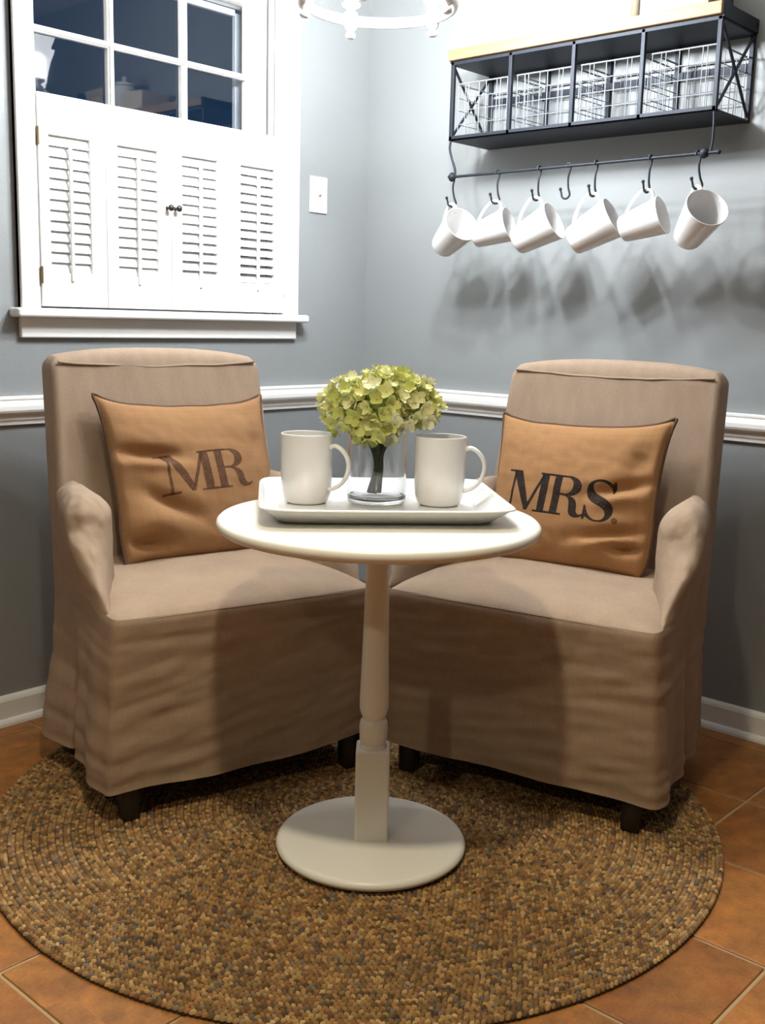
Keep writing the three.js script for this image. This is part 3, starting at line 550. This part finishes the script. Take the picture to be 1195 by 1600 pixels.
// ------------------------------------------------------------------ wall shelf with baskets, rail, hooks and mugs
const SH = { z0: 0.527, z1: 1.390, y0: 1.686, y1: 1.914, o: 0.205 };
{
  const t = thing('wall_shelf', 'dark iron wall shelf with wooden top, four open bays and a hanging rail', 'shelf', [0, SH.y0, (SH.z0 + SH.z1) / 2]);
  const zc = (SH.z0 + SH.z1) / 2, Y = (y) => y - SH.y0, Z = (z) => z - zc, H = SH.y1 - SH.y0, o = SH.o, p = 0.012;
  put('wooden_top', (() => { const g = bx(1, 1, 1, 0, 0, 0, 0); g.dispose(); const b = bx(o + 0.014, 0.031, SH.z1 - SH.z0 + 0.004, -(o + 0.014) / 2, H + 0.0165, 0, 0.003); const u = b.attributes.uv, q = b.attributes.position; for (let i = 0; i < q.count; i++) u.setXY(i, q.getZ(i) * 1.1 + 0.5, q.getX(i) * 0.9 + q.getY(i) * 1.3 + 0.4); return b; })(), M.wood, t, 'honey-coloured wooden plank');
  put('top_panel', span(-o, 0, H - 0.010, H, Z(SH.z0), Z(SH.z1), 0.001), M.iron, t);
  put('bottom_panel', merge([span(-o, 0, 0, 0.006, Z(SH.z0), Z(SH.z1), 0.001), span(-o, -o + 0.006, 0, 0.014, Z(SH.z0), Z(SH.z1), 0.001)]), M.iron, t);
  for (let i = 0; i < 5; i++) { const z = lerp(SH.z0 + p / 2, SH.z1 - p / 2, i / 4); put('post', span(-o, -o + p, 0, H, Z(z) - p / 2, Z(z) + p / 2, 0.0015), M.iron, t); }
  for (let i = 0; i < 5; i++) { const z = lerp(SH.z0 + p / 2, SH.z1 - p / 2, i / 4); put('post', span(-p - 0.001, -0.001, 0, H, Z(z) - p / 2, Z(z) + p / 2, 0.0015), M.iron, t); }
  for (const z of [SH.z0 + 0.004, SH.z1 - 0.004]) {
    put('cross_brace', rod([-o + 0.01, 0.012, Z(z)], [-0.01, H - 0.012, Z(z)], 0.0042), M.iron, t);
    put('cross_brace', rod([-o + 0.01, H - 0.012, Z(z)], [-0.01, 0.012, Z(z)], 0.0042), M.iron, t);
    put('end_cap', span(-o - 0.002, 0, H - 0.004, H + 0.030, Z(z) + (z > 1 ? 0.004 : -0.006), Z(z) + (z > 1 ? 0.008 : -0.004), 0.0005), M.iron, t);
  }
  put('back_bar', span(-0.012, -0.003, 0.128, 0.150, Z(SH.z0), Z(SH.z1), 0.001), M.iron, t, 'dark bar along the back');
  // hanging rail on two curved brackets
  const ry = -0.104, rx = -o + 0.004;
  put('bracket', tube([[rx, 0.002, Z(SH.z0 + 0.006)], [rx - 0.001, -0.022, Z(SH.z0 + 0.004)], [rx, -0.055, Z(SH.z0 + 0.014)], [rx, -0.085, Z(SH.z0 + 0.026)], [rx, ry, Z(SH.z0 + 0.028)]], 0.0036, 24, 8), M.iron, t);
  put('bracket', tube([[rx, 0.002, Z(SH.z1 - 0.006)], [rx, -0.03, Z(SH.z1 - 0.004)], [rx, -0.07, Z(SH.z1 - 0.004)], [rx, ry, Z(SH.z1 - 0.008)]], 0.0036, 24, 8), M.iron, t);
  put('rail', rod([rx, ry - 0.002, Z(0.532)], [rx, ry + 0.004, Z(1.404)], 0.0042, 10), M.iron, t);
  for (const z of [0.543, 1.366]) { const g = new THREE.OctahedronGeometry(0.0145, 1); g.translate(rx, ry + (z > 1 ? 0.004 : -0.002), Z(z)); put('finial', g, M.iron, t); }
  { const g = new THREE.SphereGeometry(0.0065, 10, 8); g.translate(rx, ry + 0.004, Z(1.405)); put('finial', g, M.iron, t); }
  nameParts(t);
  // baskets
  const names = ['leftmost', 'second from the left', 'third from the left', 'rightmost'];
  for (let i = 0; i < 4; i++) {
    const za = lerp(SH.z0, SH.z1, i / 4) + 0.016, zb = lerp(SH.z0, SH.z1, (i + 1) / 4) - 0.016, w = (zb - za) / 2, h = 0.158, d = 0.085;
    const b = thing('wire_basket', `pale wire basket in the ${['leftmost bay of the wall shelf, beside the crossed end brace', 'second bay from the left of the wall shelf', 'third bay from the left of the wall shelf', 'rightmost bay of the wall shelf, below the boxes'][i]}`, 'basket', [-0.100, SH.y0 + 0.0075, (za + zb) / 2], 'wire baskets in the wall shelf');
    const r = 0.00125, loop = (y, k = 1) => merge([rod([-d * k, y, -w * k], [d * k, y, -w * k], r, 6), rod([-d * k, y, w * k], [d * k, y, w * k], r, 6), rod([-d * k, y, -w * k], [-d * k, y, w * k], r, 6), rod([d * k, y, -w * k], [d * k, y, w * k], r, 6)]);
    const tr = 0.0024; put('rim', merge([rod([-d, h, -w], [d, h, -w], tr, 6), rod([-d, h, w], [d, h, w], tr, 6), rod([-d, h, -w], [-d, h, w], tr, 6), rod([d, h, -w], [d, h, w], tr, 6)]), M.wire, b);
    for (const y of [0.002, 0.042, 0.082, 0.118]) put('hoop', loop(y, 0.985), M.wire, b);
    for (const e of [-1, 1]) { for (const k of [0, 1.0, 1.5, 3.0, 4.0, 5.5, 6.0, 7]) { const z = lerp(-w, w, k / 7) * 0.985; put('upright', rod([e * d * 0.985, 0.001, z], [e * d, h, z], r, 6), M.wire, b); } for (let k = 1; k < 4; k++) { const x = lerp(-d, d, k / 4) * 0.985; put('upright', rod([x, 0.001, e * w * 0.985], [x, h, e * w], r, 6), M.wire, b); } }
    for (let k = 1; k < 7; k++) put('bottom_wire', rod([-d * 0.985, 0.002, lerp(-w, w, k / 7)], [d * 0.985, 0.002, lerp(-w, w, k / 7)], r, 6), M.wire, b);
    nameParts(b);
  }
}
// seven J hooks on the rail and six mugs hung by their handles
{
  const hx = -SH.o + 0.004, ry = (z) => SH.y0 - 0.104 + lerp(-0.002, 0.004, (z - 0.532) / 0.872);
  const R = 0.0125, stem = 0.076;
  // [z, direction of the hook's tip in plan (degrees from -z towards -x), lean]
  const hooks = [[0.544, 40, 0.010], [0.714, 50, 0.006], [0.862, 78, 0.0], [0.960, 8, 0.004], [1.049, 80, 0.0], [1.214, 82, 0.0], [1.350, 42, 0.012]];
  const hl = ['first from the left, holding the leftmost mug', 'second from the left, holding the second mug', 'third from the left, holding the third mug', 'fourth from the left, the only empty one', 'fifth from the left, holding the fourth mug', 'sixth from the left, holding the fifth mug', 'rightmost, by the end finial'];
  const pivots = [];
  hooks.forEach(([z, dir, lean], i) => {
    const a = rad(dir), d = V(-Math.sin(a), 0, -Math.cos(a)), y = ry(z);
    const t = thing('iron_hook', `dark iron hook on the shelf rail, ${hl[i]}`, 'hook', [hx, y, z], 'iron hooks on the shelf rail');
    const pts = [V(-0.0065, -0.004, 0), V(-0.004, 0.0062, 0), V(0.003, 0.0068, 0), V(0.0068, 0.001, 0), V(0.0062, -0.010, 0), V(lean * 0.3, -0.03, 0), V(lean * 0.8 , -stem * 0.8, 0)].map((p) => V(-d.x * p.x * 0 + p.x * 0, p.y, 0).addScaledVector(d, -p.x));
    const off = d.clone().multiplyScalar(-lean - 0.004);
    pts.push(off.clone().setY(-stem));
    for (let k = 1; k <= 8; k++) { const th = Math.PI * k / 8; pts.push(off.clone().addScaledVector(d, R - R * Math.cos(th)).setY(-stem - R * Math.sin(th))); }
    pts.push(off.clone().addScaledVector(d, 2 * R + 0.004).setY(-stem + 0.014));
    put('wire', tube(pts, 0.0029, 64, 8), M.iron, t);
    const ball = new THREE.SphereGeometry(0.0048, 10, 8); const tip = pts[pts.length - 1]; ball.translate(tip.x, tip.y, tip.z); put('tip', ball, M.iron, t);
    pivots.push(V(hx, y, z).add(off.clone().addScaledVector(d, R).setY(-stem - R + 0.0029)));
  });
  // [hook, yaw of the mug's axis from +z towards -x (degrees), tilt above level (degrees)]
  const mugs = [[0, 20, 29, 'leftmost white mug hanging from the rail below the shelf', 1.0], [1, -14, 17, 'second white mug from the left of those hanging from the rail', 0.9], [2, -11, 27, 'third white mug from the left, hanging just left of the empty hook', 1.0], [4, -13, 29, 'fourth white hanging mug from the left, just right of the empty hook', 1.03], [5, -9, 18, 'fifth white hanging mug, second from the right on the rail', 0.9], [6, 38, 33, 'rightmost white hanging mug, its open mouth turned towards the room', 1.0]];
  for (const [k, yaw, tilt, label, size] of mugs) {
    const t = makeMug(label, 'mugs hanging from the rail', size, true);
    const a = rad(yaw), b = rad(tilt), A = V(-Math.sin(a) * Math.cos(b), Math.sin(b), Math.cos(a) * Math.cos(b)), X = V(0, 1, 0).addScaledVector(A, -A.y).normalize(), Zz = X.clone().cross(A);
    const m = new THREE.Matrix4().makeBasis(X, A, Zz); t.quaternion.setFromRotationMatrix(m);
    // highest point of the handle's inside
    let best = -1e9, bp = null; const cv = new THREE.CatmullRomCurve3(earCurve);
    for (let i = 4; i <= 44; i++) { const q = cv.getPoint(i / 48).multiplyScalar(size), w = q.clone().applyQuaternion(t.quaternion); if (w.y > best) { best = w.y; bp = w; } }
    t.position.copy(pivots[k]).sub(bp).add(V(0, 0.0052, 0));
  }
}
// things on top of the shelf
{
  const y = SH.y1 + 0.0325, wt = (g, x) => { g.translate(0, 0, 0); return g; };
  const c = thing('wooden_crate', 'pale cream slatted box standing on the wooden shelf top, leftmost of the things there', 'box', [-0.105, y, 1.035]);
  const cm = std(rgb(0.60, 0.52, 0.40), 0.7), inner = 0.062;
  for (const x of [-0.062, 0.062]) put('side', span(x - 0.005, x + 0.005, 0, 0.082, -0.073, 0.073, 0.002), cm, c);
  for (const z of [-0.068, 0.068]) put('end', span(-0.057, 0.057, 0, 0.082, z - 0.005, z + 0.005, 0.002), cm, c);
  put('bottom', span(-0.057, 0.057, 0, 0.006, -0.063, 0.063, 0.001), cm, c); nameParts(c);
  const j = thing('white_canister', 'white round canister on the wooden shelf top between the two pale boxes', 'canister', [-0.115, y, 1.160]);
  put('body', lathe([[0, 0], [0.044, 0], [0.047, 0.003], [0.048, 0.010], [0.048, 0.118], [0.046, 0.122], [0, 0.122]], 40), M.china, j);
  put('lid', lathe([[0, 0.1225], [0.049, 0.1225], [0.050, 0.126], [0.048, 0.135], [0.020, 0.141], [0.008, 0.143], [0.008, 0.150], [0.012, 0.156], [0.008, 0.163], [0, 0.164]], 40), M.china, j);
  const b = thing('storage_box', 'beige lidded box on the wooden shelf top nearest its right end', 'box', [-0.115, y, 1.278]);
  const bm = std(rgb(0.48, 0.39, 0.27), 0.75);
  put('body', span(-0.070, 0.070, 0, 0.088, -0.060, 0.060, 0.003), bm, b); put('lid', span(-0.073, 0.073, 0.0885, 0.112, -0.063, 0.063, 0.003), bm, b);
  const e = thing('bookend', 'dark iron bookend at the right end of the wooden shelf top', 'bookend', [-0.190, y, 1.374]);
  put('plate', merge([span(-0.012, 0.060, 0, 0.004, -0.010, 0.006, 0.001), span(-0.012, 0.060, 0, 0.11, 0.002, 0.006, 0.001)]), M.iron, e);
}

// ------------------------------------------------------------------ chandelier
{
  const C = V(-0.870, 1.884, 0.842), far = V(0.746, 0, -0.666), right = V(0.666, 0, 0.746), RR = 0.178;
  const t = thing('chandelier', 'white metal ring chandelier with ball finials hanging above the table', 'chandelier', C.toArray());
  const ring = new THREE.TorusGeometry(RR, 0.0085, 14, 96); ring.rotateX(Math.PI / 2); ring.scale(1, 1.55, 1); put('ring', ring, M.whiteMetal, t);
  const top = CEIL - C.y;
  put('column', lathe([[0, 0.075], [0.010, 0.080], [0.022, 0.095], [0.026, 0.115], [0.016, 0.135], [0.011, 0.17], [0.013, 0.24], [0.024, 0.27], [0.018, 0.30], [0.008, 0.32], [0.006, 0.36], [0, 0.36]], 24), M.whiteMetal, t);
  put('canopy', lathe([[0, top - 0.045], [0.012, top - 0.045], [0.020, top - 0.035], [0.055, top - 0.020], [0.062, top - 0.004], [0.062, top], [0, top]], 32), M.whiteMetal, t);
  put('rod', rod([0, 0.35, 0], [0, top - 0.04, 0], 0.005, 10), M.whiteMetal, t);
  for (const deg of [-25, 47, 119, 191, 263]) {
    const a = rad(deg), d = far.clone().multiplyScalar(Math.cos(a)).addScaledVector(right, Math.sin(a)), n = d.clone().multiplyScalar(RR), N2 = (g) => { g.translate(n.x, 0, n.z); return g; };
    put('finial', N2(lathe([[0, -0.044], [0.007, -0.0432], [0.0118, -0.040], [0.0130, -0.035], [0.0115, -0.030], [0.007, -0.0275], [0.0068, -0.0255], [0.014, -0.020], [0.0165, -0.010], [0.0180, 0.004], [0.017, 0.018], [0, 0.018]], 20)), M.whiteMetal, t);
    put('arm', tube([n.clone().setY(0.012), n.clone().multiplyScalar(0.86).setY(0.045), n.clone().multiplyScalar(0.5).setY(0.075), n.clone().multiplyScalar(0.12).setY(0.115)], 0.0062, 28, 8), M.whiteMetal, t);
    put('cup', N2(lathe([[0, 0.014], [0.012, 0.014], [0.010, 0.020], [0.010, 0.026], [0.015, 0.030], [0.022, 0.034], [0.024, 0.039], [0.021, 0.042], [0.012, 0.043], [0, 0.043]], 32)), M.whiteMetal, t, 'white cup below the lamp');
    const sh = N2(lathe([[0.014, 0.046], [0.024, 0.054], [0.030, 0.072], [0.036, 0.108], [0.048, 0.150], [0.060, 0.180], [0.058, 0.181], [0.045, 0.150], [0.033, 0.108], [0.027, 0.072], [0.021, 0.056], [0.011, 0.049]], 40));
    put('lamp_shade', sh, M.lampGlass, t, 'glowing flared glass lamp shade');
    const L = new THREE.PointLight(CHANDELIER_COLOR, CHANDELIER_CANDELA, 0, 2); L.name = 'chandelier_lamp'; L.position.set(n.x, 0.098, n.z); L.castShadow = true; L.shadow.radius = 1.5; t.add(L);
  }
  let c = {}; for (const o of t.children) if (o.isMesh) { const b = o.name; c[b] = (c[b] ?? -1) + 1; if (c[b]) o.name = `${b}_${String(c[b]).padStart(3, '0')}`; }
}
// ------------------------------------------------------------------ recessed kitchen lamps in the ceiling
function ceilingLamp(label, at, candela, cone, blend) {
  const t = thing('ceiling_light', label, 'ceiling light', [at[0], CEIL, at[2]]);
  put('trim_ring', lathe([[0.075, 0], [0.098, 0], [0.098, -0.004], [0.090, -0.010], [0.078, -0.010], [0.075, -0.004]], 40), M.whiteMetal, t);
  put('lens', lathe([[0, -0.004], [0.075, -0.004], [0.075, -0.001], [0, -0.001]], 40), M.lens, t, 'glowing lens');
  const L = new THREE.SpotLight(KITCHEN_COLOR, candela, 0, rad(cone), blend, 2); L.name = 'kitchen_lamp'; L.position.set(0, -0.03, 0); L.target.position.set(0, -1, 0); L.castShadow = true; L.shadow.radius = 2.8; t.add(L); t.add(L.target);
}
ceilingLamp('recessed round ceiling lamp just in front of the table, above the frame', KITCHEN_AT, KITCHEN_CANDELA, 56, 0.75);
ceilingLamp('recessed round ceiling lamp further back in the kitchen, behind the camera', FAR_AT, FAR_CANDELA, 78, 0.4);

scene.traverse((o) => { if (o.isMesh) { o.castShadow = true; o.receiveShadow = true; } });
renderer.render(scene, camera);
